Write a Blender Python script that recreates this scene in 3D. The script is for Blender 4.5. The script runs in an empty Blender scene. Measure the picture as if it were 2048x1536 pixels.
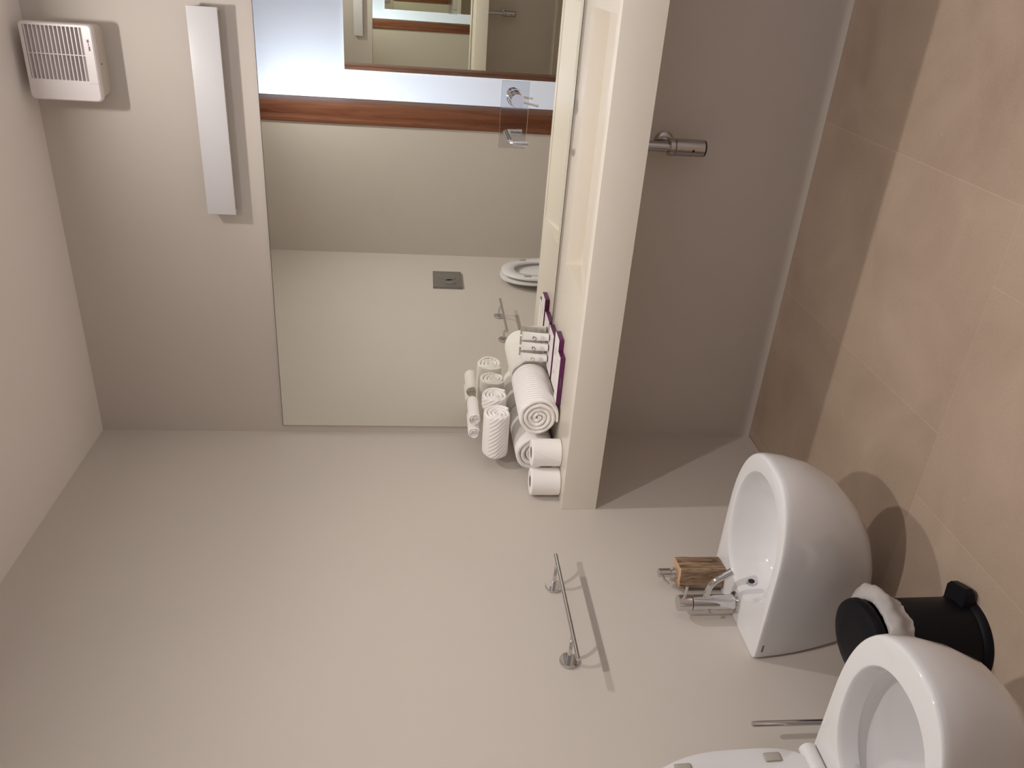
import bpy, bmesh, math, random
from mathutils import Vector, Matrix, noise
random.seed(7)
S = bpy.context.scene
COL = S.collection
PI = math.pi

# ---------------------------------------------------------------- camera
CX, CY, CZ = 1.6525, -2.6789, 1.3462
YAW, PITCH, ROLL, FPX = 0.4909, -0.1174, 0.0164, 1609.2
f = Vector((-math.sin(YAW) * math.cos(PITCH), math.cos(YAW) * math.cos(PITCH), math.sin(PITCH)))
r0 = Vector((math.cos(YAW), math.sin(YAW), 0))
u0 = r0.cross(f)
rr = math.cos(ROLL) * r0 + math.sin(ROLL) * u0
uu = -math.sin(ROLL) * r0 + math.cos(ROLL) * u0
cam = bpy.data.cameras.new('camera')
cam.sensor_fit = 'HORIZONTAL'
cam.sensor_width = 36
cam.lens = 36 * FPX / 2048
cam.clip_start = 0.02
co = bpy.data.objects.new('camera', cam)
COL.objects.link(co)
X, Y, Z = -uu, rr, -f            # the phone was held on its side: the world's up points left in the frame
co.matrix_world = Matrix(((X.x, Y.x, Z.x, CX), (X.y, Y.y, Z.y, CY), (X.z, Y.z, Z.z, CZ), (0, 0, 0, 1)))
S.camera = co

# ---------------------------------------------------------------- world, exposure
w = bpy.data.worlds.new('world')
S.world = w
w.use_nodes = True
w.node_tree.nodes['Background'].inputs[0].default_value = (0.9, 0.93, 1, 1)
w.node_tree.nodes['Background'].inputs[1].default_value = 0.02
S.view_settings.view_transform = 'Standard'
S.view_settings.look = 'None'
S.view_settings.gamma = 1
S.view_settings.use_curve_mapping = False
S.view_settings.exposure = -0.06
S.cycles.max_bounces = 16
S.cycles.glossy_bounces = 12
S.cycles.diffuse_bounces = 6
S.cycles.caustics_reflective = True
S.cycles.blur_glossy = 0.0
S.cycles.sample_clamp_indirect = 6
S.cycles.use_denoising = True

# ---------------------------------------------------------------- lamps (ceiling spots, hallway light)
SPOTS = [(1.38, -0.55), (1.38, -1.70)]
SPOT_W = [(4.6, 40, 116), (10.0, 36, 136)]      # (lens glow, beam, beam angle)
SPOT_AIM = [(1.10, -0.78, 0.85), (1.05, -1.55, 0.85)]
SPOT_COL = (1.0, 0.955, 0.915)
HALL_W = 15
HALL_COL = (0.78, 0.86, 1.0)

H = 2.50          # ceiling
RX = 2.10         # right wall
DY = -2.09        # wall with the doorway
DT = 0.26         # its thickness
HY = -3.10        # hallway wall

# ================================================================ helpers
ORG = {}

def link(o, parent=None):
    COL.objects.link(o)
    if parent:
        o.parent = parent
    return o

def obj(name, bm, mat, parent=None, smooth=False, label=None, ang=35):
    me = bpy.data.meshes.new(name)
    if parent is not None:
        bmesh.ops.translate(bm, verts=bm.verts, vec=-ORG[parent.name])
    bmesh.ops.recalc_face_normals(bm, faces=bm.faces)
    bm.to_mesh(me)
    bm.free()
    if smooth:
        me.polygons.foreach_set('use_smooth', [True] * len(me.polygons))
        me.set_sharp_from_angle(angle=math.radians(ang))
    if mat:
        for m in (mat if isinstance(mat, (list, tuple)) else [mat]):
            me.materials.append(m)
    o = bpy.data.objects.new(name, me)
    link(o, parent)
    ORG[o.name] = ORG[parent.name] if parent is not None else Vector((0, 0, 0))
    if label:
        o['label'] = label
    return o

def thing(name, loc, label, cat, group=None):
    o = bpy.data.objects.new(name, None)
    o.empty_display_size = 0.05
    o.location = loc
    link(o)
    ORG[o.name] = Vector(loc)
    o['label'] = label
    o['category'] = cat
    if group:
        o['group'] = group
    return o

def tag(o, label, cat, group=None):
    o['label'] = label
    o['category'] = cat
    if group:
        o['group'] = group
    return o

def struct(name, bm, mat, **k):
    o = obj(name, bm, mat, **k)
    o['kind'] = 'structure'
    return o

def NB():
    return bmesh.new()

def box(bm, lo, hi, bev=0, seg=2):
    r = bmesh.ops.create_cube(bm, size=1)
    vs = r['verts']
    for v in vs:
        v.co = Vector([(a + b) / 2 + c * (b - a) for a, b, c in zip(lo, hi, v.co)])
    if bev:
        es = set(e for v in vs for e in v.link_edges)
        bmesh.ops.bevel(bm, geom=list(es), offset=bev, segments=seg, affect='EDGES', profile=0.5)
    return bm

def frame(d):
    d = d.normalized()
    a = Vector((0, 0, 1)) if abs(d.z) < 0.9 else Vector((0, 1, 0))
    x = a.cross(d).normalized()
    return x, d.cross(x)

def lathe(bm, prof, p0, axis, seg=32, sx=1, sy=1):
    """prof: list of (radius, distance along axis)"""
    p0, axis = Vector(p0), Vector(axis).normalized()
    x, y = frame(axis)
    rings = []
    for r, t in prof:
        if r <= 1e-6:
            rings.append([bm.verts.new(p0 + axis * t)])
        else:
            rings.append([bm.verts.new(p0 + axis * t + x * r * sx * math.cos(2 * PI * i / seg) + y * r * sy * math.sin(2 * PI * i / seg)) for i in range(seg)])
    for a, b in zip(rings, rings[1:]):
        for i in range(seg):
            j = (i + 1) % seg
            if len(a) == 1 and len(b) == 1:
                continue
            if len(a) == 1:
                bm.faces.new((a[0], b[j], b[i]))
            elif len(b) == 1:
                bm.faces.new((a[i], a[j], b[0]))
            else:
                bm.faces.new((a[i], a[j], b[j], b[i]))
    return bm

def cyl(bm, p0, p1, r, bev=0.001, seg=28, r2=None):
    p0, p1 = Vector(p0), Vector(p1)
    L = (p1 - p0).length
    r2 = r if r2 is None else r2
    return lathe(bm, [(0, 0), (r - bev, 0), (r, bev), (r2, L - bev), (r2 - bev, L), (0, L)], p0, p1 - p0, seg)

def tube(bm, pts, r, seg=16, cap=True):
    pts = [Vector(p) for p in pts]
    n = len(pts)
    rs = r if isinstance(r, (list, tuple)) else [r] * n
    rings = []
    x = None
    for i, p in enumerate(pts):
        d = (pts[min(i + 1, n - 1)] - pts[max(i - 1, 0)]).normalized()
        if x is None:
            x, y = frame(d)
        else:
            x = (x - d * x.dot(d)).normalized()
            y = d.cross(x)
        rings.append([bm.verts.new(p + (x * math.cos(2 * PI * k / seg) + y * math.sin(2 * PI * k / seg)) * rs[i]) for k in range(seg)])
    for a, b in zip(rings, rings[1:]):
        for k in range(seg):
            j = (k + 1) % seg
            bm.faces.new((a[k], a[j], b[j], b[k]))
    if cap:
        bm.faces.new(rings[0][::-1])
        bm.faces.new(rings[-1])
    return bm

def arc(p0, p1, p2, n=8):
    p0, p1, p2 = Vector(p0), Vector(p1), Vector(p2)
    return [(1 - t) ** 2 * p0 + 2 * t * (1 - t) * p1 + t * t * p2 for t in [i / n for i in range(n + 1)]]

def loft(bm, rings, cap0=True, cap1=True):
    R = [[bm.verts.new(p) for p in ring] for ring in rings]
    n = len(R[0])
    for a, b in zip(R, R[1:]):
        for i in range(n):
            j = (i + 1) % n
            bm.faces.new((a[i], a[j], b[j], b[i]))
    if cap0:
        bm.faces.new(R[0][::-1])
    if cap1:
        bm.faces.new(R[-1])
    return bm

def sp(v, e):
    return math.copysign(abs(v) ** e, v)

def text_bm(body, size, extrude, M, font_shear=0):
    c = bpy.data.curves.new('lettering', 'FONT')
    c.body = body
    c.size = size
    c.extrude = extrude
    c.align_x = 'CENTER'
    c.align_y = 'CENTER'
    c.shear = font_shear
    c.resolution_u = 3
    o = bpy.data.objects.new('lettering', c)
    COL.objects.link(o)
    bpy.context.view_layer.update()
    me = bpy.data.meshes.new_from_object(o)
    bm = NB()
    bm.from_mesh(me)
    bm.transform(M)
    bpy.data.objects.remove(o)
    bpy.data.curves.remove(c)
    bpy.data.meshes.remove(me)
    return bm

# ================================================================ materials
def mat(name, col, rough=0.5, metal=0, spec=0.5, coat=0, bump=None, var=None):
    m = bpy.data.materials.new(name)
    m.use_nodes = True
    nt = m.node_tree
    b = nt.nodes['Principled BSDF']
    b.inputs['Base Color'].default_value = (*col, 1)
    b.inputs['Roughness'].default_value = rough
    b.inputs['Metallic'].default_value = metal
    b.inputs['Specular IOR Level'].default_value = spec
    b.inputs['Coat Weight'].default_value = coat
    tc = nt.nodes.new('ShaderNodeTexCoord')
    if var:
        amt, sc = var
        n = nt.nodes.new('ShaderNodeTexNoise')
        n.inputs['Scale'].default_value = sc
        n.inputs['Detail'].default_value = 5
        nt.links.new(tc.outputs['Object'], n.inputs['Vector'])
        mx = nt.nodes.new('ShaderNodeMix')
        mx.data_type = 'RGBA'
        mx.inputs[6].default_value = (*[c * (1 - amt) for c in col], 1)
        mx.inputs[7].default_value = (*[min(1, c * (1 + amt)) for c in col], 1)
        nt.links.new(n.outputs['Fac'], mx.inputs[0])
        nt.links.new(mx.outputs[2], b.inputs['Base Color'])
    if bump:
        sc, st, dist = bump
        n = nt.nodes.new('ShaderNodeTexNoise')
        n.inputs['Scale'].default_value = sc
        n.inputs['Detail'].default_value = 4
        nt.links.new(tc.outputs['Object'], n.inputs['Vector'])
        bp = nt.nodes.new('ShaderNodeBump')
        bp.inputs['Strength'].default_value = st
        bp.inputs['Distance'].default_value = dist
        nt.links.new(n.outputs['Fac'], bp.inputs['Height'])
        nt.links.new(bp.outputs[0], b.inputs['Normal'])
    return m

M = {}
M['wall'] = mat('beige_resin_wall', (0.615, 0.563, 0.510), 0.55, spec=0.3, bump=(260, 0.05, 0.001), var=(0.03, 2.2))
M['ceiling'] = mat('ceiling_paint', (0.84, 0.785, 0.745), 0.7, spec=0.2, bump=(300, 0.05, 0.001))
M['white_wall'] = mat('white_wall_paint', (0.86, 0.88, 0.92), 0.6)
M['counter'] = mat('beige_solid_surface', (0.72, 0.665, 0.58), 0.32, spec=0.4, var=(0.02, 5))
M['ceramic'] = mat('white_ceramic', (0.74, 0.735, 0.745), 0.07, coat=0.4)
M['seat'] = mat('seat_plastic', (0.74, 0.725, 0.73), 0.2)
M['rubber'] = mat('grey_rubber', (0.42, 0.38, 0.34), 0.5)
M['chrome'] = mat('chrome', (0.66, 0.655, 0.665), 0.06, metal=1)
M['plate_chrome'] = mat('polished_steel_plate', (0.70, 0.715, 0.72), 0.03, metal=1)
M['steel'] = mat('brushed_steel', (0.50, 0.48, 0.48), 0.17, metal=1)
M['satin'] = mat('satin_chrome_plate', (0.26, 0.25, 0.245), 0.3, metal=0.6)
M['dark'] = mat('dark_gap', (0.01, 0.01, 0.01), 0.6)
M['white_plastic'] = mat('white_plastic', (0.77, 0.72, 0.72), 0.35)
M['white_metal'] = mat('white_lacquered_metal', (0.70, 0.69, 0.705), 0.4)
M['housing'] = mat('fan_housing_plastic', (0.62, 0.56, 0.50), 0.4)
M['towel'] = mat('white_terry', (0.93, 0.90, 0.875), 0.95, spec=0.1, bump=(420, 0.6, 0.0025))
M['paper'] = mat('toilet_paper', (0.92, 0.895, 0.87), 0.9, spec=0.1, bump=(160, 0.2, 0.001))
M['card_core'] = mat('cardboard_core', (0.30, 0.22, 0.19), 0.9)
M['purple'] = mat('purple_card', (0.105, 0.010, 0.075), 0.35)
M['box_white'] = mat('white_card', (0.86, 0.82, 0.82), 0.4)
M['tube_white'] = mat('white_tube', (0.86, 0.83, 0.82), 0.3)
M['tube_cap'] = mat('dark_purple_cap', (0.03, 0.002, 0.02), 0.3)
M['ink'] = mat('grey_ink', (0.08, 0.07, 0.07), 0.5)
M['ink_soft'] = mat('pale_ink', (0.40, 0.35, 0.34), 0.5)
M['ink_lime'] = mat('lime_ink', (0.42, 0.42, 0.10), 0.5)
M['bin'] = mat('navy_black_lacquer', (0.0035, 0.0035, 0.0065), 0.42, spec=0.2, bump=(700, 0.05, 0.0005))
M['mirror_edge'] = mat('mirror_edge', (0.045, 0.04, 0.035), 0.3)
M['grout'] = mat('pale_sealant', (0.36, 0.29, 0.23), 0.7)
M['mark'] = mat('printed_mark', (0.16, 0.13, 0.16), 0.5)
M['glass_lamp'] = mat('lamp_white', (0.8, 0.8, 0.8), 0.4)

def mirror_mat(name, col):
    m = bpy.data.materials.new(name)
    m.use_nodes = True
    nt = m.node_tree
    nt.nodes.clear()
    o = nt.nodes.new('ShaderNodeOutputMaterial')
    g = nt.nodes.new('ShaderNodeBsdfGlossy')
    g.inputs['Color'].default_value = (*col, 1)
    g.inputs['Roughness'].default_value = 0.0
    nt.links.new(g.outputs[0], o.inputs[0])
    return m
M['mirror'] = mirror_mat('silvered_mirror', (0.905, 0.915, 0.865))
M['mirror2'] = mirror_mat('silvered_hall_mirror', (0.89, 0.91, 0.85))

def emis(name, col, st):
    m = bpy.data.materials.new(name)
    m.use_nodes = True
    b = m.node_tree.nodes['Principled BSDF']
    b.inputs['Emission Color'].default_value = (*col, 1)
    b.inputs['Emission Strength'].default_value = st
    return m
M['lens'] = emis('lit_lamp_lens', (1, 0.95, 0.88), 8)
M['hall_lens'] = emis('lit_hall_lens', (0.85, 0.92, 1), 6)

# translucent bin liner
lm = bpy.data.materials.new('translucent_bin_liner')
lm.use_nodes = True
b = lm.node_tree.nodes['Principled BSDF']
b.inputs['Base Color'].default_value = (0.66, 0.62, 0.60, 1)
b.inputs['Roughness'].default_value = 0.35
b.inputs['Alpha'].default_value = 0.66
M['liner'] = lm

def wood(name, c1, c2, rough, scale, axis):
    m = bpy.data.materials.new(name)
    m.use_nodes = True
    nt = m.node_tree
    b = nt.nodes['Principled BSDF']
    tc = nt.nodes.new('ShaderNodeTexCoord')
    mp = nt.nodes.new('ShaderNodeMapping')
    sc = [scale * 10] * 3
    sc[axis] = scale
    mp.inputs['Scale'].default_value = sc
    n = nt.nodes.new('ShaderNodeTexNoise')
    n.inputs['Scale'].default_value = 1
    n.inputs['Detail'].default_value = 6
    n.inputs['Distortion'].default_value = 1.2
    cr = nt.nodes.new('ShaderNodeValToRGB')
    cr.color_ramp.elements[0].color = (*c1, 1)
    cr.color_ramp.elements[0].position = 0.35
    cr.color_ramp.elements[1].color = (*c2, 1)
    cr.color_ramp.elements[1].position = 0.66
    nt.links.new(tc.outputs['Object'], mp.inputs[0])
    nt.links.new(mp.outputs[0], n.inputs['Vector'])
    nt.links.new(n.outputs['Fac'], cr.inputs[0])
    nt.links.new(cr.outputs[0], b.inputs['Base Color'])
    b.inputs['Roughness'].default_value = rough
    bp = nt.nodes.new('ShaderNodeBump')
    bp.inputs['Strength'].default_value = 0.15
    bp.inputs['Distance'].default_value = 0.002
    nt.links.new(n.outputs['Fac'], bp.inputs['Height'])
    nt.links.new(bp.outputs[0], b.inputs['Normal'])
    return m
M['door_wood'] = wood('cherry_wood', (0.150, 0.052, 0.024), (0.235, 0.090, 0.042), 0.45, 3, 2)
M['block_wood'] = wood('weathered_wood', (0.10, 0.052, 0.028), (0.40, 0.27, 0.17), 0.65, 14, 2)
M['block_top'] = mat('sawn_wood_end', (0.52, 0.34, 0.21), 0.8, var=(0.15, 60))

# towels with a woven ridge pattern
def towel_ridged(name, wave_scale, direction, strength, mask=None):
    m = bpy.data.materials.new(name)
    m.use_nodes = True
    nt = m.node_tree
    b = nt.nodes['Principled BSDF']
    b.inputs['Base Color'].default_value = (0.93, 0.90, 0.875, 1)
    b.inputs['Roughness'].default_value = 0.95
    b.inputs['Specular IOR Level'].default_value = 0.1
    uv = nt.nodes.new('ShaderNodeUVMap')
    mp = nt.nodes.new('ShaderNodeMapping')
    mp.inputs['Rotation'].default_value = (0, 0, direction)
    wv = nt.nodes.new('ShaderNodeTexWave')
    wv.inputs['Scale'].default_value = wave_scale
    wv.inputs['Distortion'].default_value = 0.6
    wv.inputs['Detail'].default_value = 1
    nt.links.new(uv.outputs[0], mp.inputs[0])
    nt.links.new(mp.outputs[0], wv.inputs['Vector'])
    n = nt.nodes.new('ShaderNodeTexNoise')
    n.inputs['Scale'].default_value = 420
    tc = nt.nodes.new('ShaderNodeTexCoord')
    nt.links.new(tc.outputs['Object'], n.inputs['Vector'])
    h = wv.outputs['Fac']
    if mask:
        sx = nt.nodes.new('ShaderNodeSeparateXYZ')
        nt.links.new(uv.outputs[0], sx.inputs[0])
        g = nt.nodes.new('ShaderNodeMath')
        g.operation = 'COMPARE'
        g.inputs[1].default_value = mask[0]
        g.inputs[2].default_value = mask[1]
        nt.links.new(sx.outputs[0], g.inputs[0])
        mu = nt.nodes.new('ShaderNodeMath')
        mu.operation = 'MULTIPLY'
        nt.links.new(h, mu.inputs[0])
        nt.links.new(g.outputs[0], mu.inputs[1])
        h = mu.outputs[0]
    ad = nt.nodes.new('ShaderNodeMath')
    ad.operation = 'MULTIPLY_ADD'
    ad.inputs[1].default_value = 0.25
    nt.links.new(n.outputs['Fac'], ad.inputs[0])
    nt.links.new(h, ad.inputs[2])
    bp = nt.nodes.new('ShaderNodeBump')
    bp.inputs['Strength'].default_value = strength
    bp.inputs['Distance'].default_value = 0.004
    nt.links.new(ad.outputs[0], bp.inputs['Height'])
    nt.links.new(bp.outputs[0], b.inputs['Normal'])
    return m
M['towel_fine'] = towel_ridged('white_terry_fine_ribs', 21, PI / 2 + 0.25, 0.5)
M['towel_band'] = towel_ridged('white_terry_diagonal_border', 24, 0.95, 0.5, (0.53, 0.054))

# limestone floor with thin pale joints
def floor_mat():
    m = bpy.data.materials.new('limestone_tiles')
    m.use_nodes = True
    nt = m.node_tree
    L = nt.links
    b = nt.nodes['Principled BSDF']
    tc = nt.nodes.new('ShaderNodeTexCoord')
    sep = nt.nodes.new('ShaderNodeSeparateXYZ')
    L.new(tc.outputs['Object'], sep.inputs[0])

    def math_(op, a, b_=None, c=None):
        n = nt.nodes.new('ShaderNodeMath')
        n.operation = op
        for i, v in enumerate((a, b_, c)):
            if v is None:
                continue
            if isinstance(v, (int, float)):
                n.inputs[i].default_value = v
            else:
                L.new(v, n.inputs[i])
        return n.outputs[0]
    x, y = sep.outputs[0], sep.outputs[1]
    row = math_('FLOOR', math_('DIVIDE', y, 1.016))          # -1 : first row, -2 : second row ...
    odd = math_('MODULO', math_('ABSOLUTE', row), 2.0)        # 1 for row one
    # joints every 0.60 m; the next row is 0.41 / 0.60 shifted
    xs = math_('ADD', x, math_('MULTIPLY', math_('SUBTRACT', 1.0, odd), -0.408))
    px = math_('DIVIDE', math_('SUBTRACT', xs, 0.637), 0.6)
    fx = math_('ABSOLUTE', math_('SUBTRACT', math_('FRACT', math_('ADD', px, 0.5)), 0.5))
    fy = math_('ABSOLUTE', math_('SUBTRACT', math_('FRACT', math_('ADD', math_('DIVIDE', y, 1.016), 0.5)), 0.5))
    jn = nt.nodes.new('ShaderNodeTexNoise')
    jn.inputs['Scale'].default_value = 30
    L.new(tc.outputs['Object'], jn.inputs['Vector'])
    jw = math_('MULTIPLY', jn.outputs['Fac'], 0.0022)
    jx = math_('LESS_THAN', math_('MULTIPLY', fx, 0.6), jw)
    jy = math_('LESS_THAN', math_('MULTIPLY', fy, 1.016), math_('MULTIPLY', jw, 0.6))
    j = math_('MAXIMUM', jx, jy)
    tid = nt.nodes.new('ShaderNodeCombineXYZ')
    L.new(math_('FLOOR', px), tid.inputs[0])
    L.new(row, tid.inputs[1])
    wn = nt.nodes.new('ShaderNodeTexWhiteNoise')
    L.new(tid.outputs[0], wn.inputs['Vector'])
    n1 = nt.nodes.new('ShaderNodeTexNoise')
    n1.inputs['Scale'].default_value = 3.2
    n1.inputs['Detail'].default_value = 7
    n1.inputs['Distortion'].default_value = 0.8
    L.new(tc.outputs['Object'], n1.inputs['Vector'])
    n2 = nt.nodes.new('ShaderNodeTexNoise')
    n2.inputs['Scale'].default_value = 150
    n2.inputs['Detail'].default_value = 3
    L.new(tc.outputs['Object'], n2.inputs['Vector'])
    fac = math_('ADD', math_('MULTIPLY', n1.outputs['Fac'], 0.65), math_('ADD', math_('MULTIPLY', n2.outputs['Fac'], 0.2), math_('MULTIPLY', wn.outputs['Value'], 0.22)))
    cr = nt.nodes.new('ShaderNodeValToRGB')
    cr.color_ramp.elements[0].position = 0.25
    cr.color_ramp.elements[0].color = (0.330, 0.245, 0.181, 1)
    cr.color_ramp.elements[1].position = 0.78
    cr.color_ramp.elements[1].color = (0.500, 0.392, 0.307, 1)
    L.new(fac, cr.inputs[0])
    # pale flecks
    vo = nt.nodes.new('ShaderNodeTexVoronoi')
    vo.inputs['Scale'].default_value = 14
    vo.inputs['Randomness'].default_value = 1
    L.new(tc.outputs['Object'], vo.inputs['Vector'])
    fl = math_('LESS_THAN', vo.outputs['Distance'], 0.035)
    n3 = nt.nodes.new('ShaderNodeTexNoise')
    n3.inputs['Scale'].default_value = 2.0
    L.new(tc.outputs['Object'], n3.inputs['Vector'])
    fl = math_('MULTIPLY', fl, math_('GREATER_THAN', n3.outputs['Fac'], 0.55))
    mx = nt.nodes.new('ShaderNodeMix')
    mx.data_type = 'RGBA'
    L.new(math_('MULTIPLY', fl, 0.6), mx.inputs[0])
    L.new(cr.outputs[0], mx.inputs[6])
    mx.inputs[7].default_value = (0.62, 0.50, 0.38, 1)
    mj = nt.nodes.new('ShaderNodeMix')
    mj.data_type = 'RGBA'
    L.new(math_('MULTIPLY', j, 0.5), mj.inputs[0])
    L.new(mx.outputs[2], mj.inputs[6])
    mj.inputs[7].default_value = (0.56, 0.43, 0.32, 1)
    L.new(mj.outputs[2], b.inputs['Base Color'])
    b.inputs['Roughness'].default_value = 0.42
    b.inputs['Specular IOR Level'].default_value = 0.35
    bp = nt.nodes.new('ShaderNodeBump')
    bp.inputs['Strength'].default_value = 0.12
    bp.inputs['Distance'].default_value = 0.002
    L.new(n2.outputs['Fac'], bp.inputs['Height'])
    L.new(bp.outputs[0], b.inputs['Normal'])
    return m
M['floor'] = floor_mat()

# ================================================================ the room
T = 0.12
struct('floor', box(NB(), (-T, HY - T, -0.1), (RX + 1.3, T, 0)), M['floor'])
struct('ceiling', box(NB(), (-T, HY - T, H), (RX + 1.3, T, H + 0.1)), M['ceiling'])
struct('wall_back', box(NB(), (-T, 0, 0), (RX + T, T, H)), M['wall'])
struct('wall_left', box(NB(), (-T, DY - DT, 0), (0, 0, H)), M['wall'])
struct('wall_right', box(NB(), (RX, DY, 0), (RX + T, 0, H)), M['white_wall'])  # out of view; white instead of beige to bounce fill light into the room
OX0, OX1, OH = 0.785, 1.80, 2.32
bm = NB()
box(bm, (0, DY - DT, 0), (OX0 - 0.03, DY, H))
box(bm, (OX1 + 0.03, DY - DT, 0), (RX + T, DY, H))
box(bm, (OX0 - 0.03, DY - DT, OH + 0.03), (OX1 + 0.03, DY, H))
struct('wall_front', bm, M['wall'])
# hallway
struct('wall_hallway', box(NB(), (-T, HY - T, 0), (RX + 1.3, HY, H)), M['white_wall'])
bm = NB()
box(bm, (-T, DY - DT - 0.006, 0), (OX0 - 0.052, DY - DT - 0.0005, H))
box(bm, (OX1 + 0.052, DY - DT - 0.006, 0), (RX + 1.3, DY - DT - 0.0005, H))
struct('wall_hallway_inner', bm, M['white_wall'])
struct('wall_hallway_left', box(NB(), (-T, HY, 0), (0.0, DY - DT - 0.007, H)), M['white_wall'])
struct('wall_hallway_right', box(NB(), (RX + 1.2, HY, 0), (RX + 1.3, DY - DT, H)), M['white_wall'])

# cherry door frame: lining, casings front and back, each side one piece with a stepped edge
def casing(x_in, side):
    bm = NB()
    s = side   # -1 : left jamb, +1 : right jamb
    def bx(xa, xb, ya, yb, z1=OH):
        box(bm, (min(xa, xb), min(ya, yb), 0), (max(xa, xb), max(ya, yb), z1), 0.002)
    bx(x_in, x_in + s * 0.03, DY + 0.006, DY - 0.075)                       # rebated lining, bathroom side
    bx(x_in - s * 0.065, x_in + s * 0.03, DY - 0.073, DY - DT - 0.012)      # deeper lining towards the hallway
    bx(x_in, x_in + s * 0.028, DY - 0.002, DY + 0.010, OH + 0.03)           # narrow casing, bathroom side
    bx(x_in - s * 0.065, x_in + s * 0.05, DY - DT + 0.002, DY - DT - 0.016, OH + 0.03)
    return bm
struct('trim_1', casing(OX0, -1), M['door_wood'], smooth=True)
struct('trim_2', casing(OX1, 1), M['door_wood'], smooth=True)
bm = NB()
box(bm, (OX0 + 0.001, DY - DT - 0.012, OH), (OX1 - 0.001, DY + 0.012, OH + 0.03), 0.002)
box(bm, (OX0 + 0.001, DY - DT - 0.016, OH - 0.005), (OX1 - 0.001, DY - DT + 0.002, OH + 0.028), 0.002)
struct('trim_3', bm, M['door_wood'], smooth=True)
# sealant bead where wall meets floor
bm = NB()
box(bm, (0, -0.002, 0), (RX, 0, 0.0012))
struct('baseboard_back', bm, M['grout'])
bm = NB()
box(bm, (0, DY, 0), (0.0035, -0.0036, 0.0025))
struct('baseboard_left', bm, M['grout'])

# ================================================================ lamps
def spotlight(x, y, watts, aim, label):
    t = thing('ceiling_spotlight', (x, y, H), label, 'spotlight', 'recessed spotlights in the bathroom ceiling')
    bm = NB()
    lathe(bm, [(0.034, 0.0), (0.048, 0.0), (0.048, 0.006), (0.044, 0.009), (0.034, 0.006), (0.034, 0.0)], (x, y, H), (0, 0, -1), 40)
    obj('trim_ring', bm, M['white_metal'], t, smooth=True)
    bm = NB()
    lathe(bm, [(0, 0.001), (0.0335, 0.001), (0.0335, 0.004), (0, 0.005)], (x, y, H), (0, 0, -1), 32)
    obj('lens', bm, M['lens'], t, smooth=True)
    L = bpy.data.lights.new('spotlight_glow', 'AREA')      # diffuse light of the lens
    L.shape = 'DISK'
    L.size = 0.055
    L.energy = watts[0]
    L.color = SPOT_COL
    L.spread = math.radians(172)
    lo = bpy.data.objects.new('spotlight_glow', L)
    lo.location = (0, 0, -0.0125)
    link(lo, t)
    L = bpy.data.lights.new('spotlight_beam', 'SPOT')      # beam of its reflector
    L.energy = watts[1]
    L.color = SPOT_COL
    L.spot_size = math.radians(watts[2])
    L.spot_blend = 1.0
    L.shadow_soft_size = 0.026
    lo = bpy.data.objects.new('spotlight_beam', L)
    lo.rotation_euler = (Vector(aim) - Vector((x, y, H))).to_track_quat('-Z', 'Y').to_euler()
    lo.location = (0, 0, -0.030)
    link(lo, t)
    return t
spotlight(*SPOTS[0], SPOT_W[0], SPOT_AIM[0], 'round recessed ceiling spotlight above the sink counter')
spotlight(*SPOTS[1], SPOT_W[1], SPOT_AIM[1], 'round recessed ceiling spotlight nearer the doorway')

t = thing('hallway_ceiling_lamp', (0.34, -2.72, H), 'white ceiling lamp in the hallway outside the doorway', 'ceiling lamp')
obj('lamp_shade', lathe(NB(), [(0, 0.0), (0.13, 0.0), (0.13, 0.03), (0.125, 0.035), (0, 0.037)], (0.34, -2.72, H), (0, 0, -1), 40), M['hall_lens'], t, smooth=True)
L = bpy.data.lights.new('hallway_light', 'AREA')
L.shape = 'DISK'
L.size = 0.26
L.energy = HALL_W
L.color = HALL_COL
lo = bpy.data.objects.new('hallway_light', L)
lo.location = (0, 0, -0.045)
link(lo, t)

# ================================================================ mirror
t = thing('wall_mirror', (0.0302, -0.002, 0.8585), 'large frameless wall mirror above the counter reflecting the doorway', 'mirror')
obj('mirror_glass', box(NB(), (0.032, -0.006, 0.8605), (RX - 0.01, -0.0042, 1.8455)), M['mirror'], t)
obj('mirror_backing', box(NB(), (0.0302, -0.0042, 0.8585), (RX - 0.008, -0.0005, 1.8475)), M['mirror_edge'], t, label='dark edge of the mirror')
t = thing('hallway_mirror', (0.915, HY, 0.25), 'tall frameless mirror on the white hallway wall seen in the reflection', 'mirror')
obj('mirror_glass', box(NB(), (0.917, HY + 0.004, 0.252), (1.83, HY + 0.006, 1.858)), M['mirror2'], t)
obj('mirror_backing', box(NB(), (0.915, HY + 0.0005, 0.25), (1.832, HY + 0.004, 1.86)), M['white_plastic'], t)

# ================================================================ counter with shallow trough sink
ZC, TC, DC = 0.85, 0.119, 0.49
xs = [0.0005, 0.745, 1.54, RX - 0.001]
ys = [-DC, -0.445, -0.11, -0.0005]
bm = NB()
grid = {}
for i, x in enumerate(xs):
    for j, y in enumerate(ys):
        grid[i, j] = bm.verts.new((x, y, ZC))
for i in range(3):
    for j in range(3):
        if (i, j) != (1, 1):
            bm.faces.new((grid[i, j], grid[i + 1, j], grid[i + 1, j + 1], grid[i, j + 1]))
low = {}
for i in (1, 2):
    for j in (1, 2):
        low[i, j] = bm.verts.new((xs[i], ys[j], 0.848 if j == 1 else 0.797))     # floor slopes down to the back
bm.faces.new((low[1, 1], low[2, 1], low[2, 2], low[1, 2]))
loop = [(1, 1), (2, 1), (2, 2), (1, 2), (1, 1)]
for a, b in zip(loop, loop[1:]):
    bm.faces.new((grid[a], grid[b], low[b], low[a]))
edge = [(i, 0) for i in range(4)] + [(3, j) for j in range(1, 4)] + [(i, 3) for i in (2, 1, 0)] + [(0, j) for j in (2, 1)]
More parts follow.
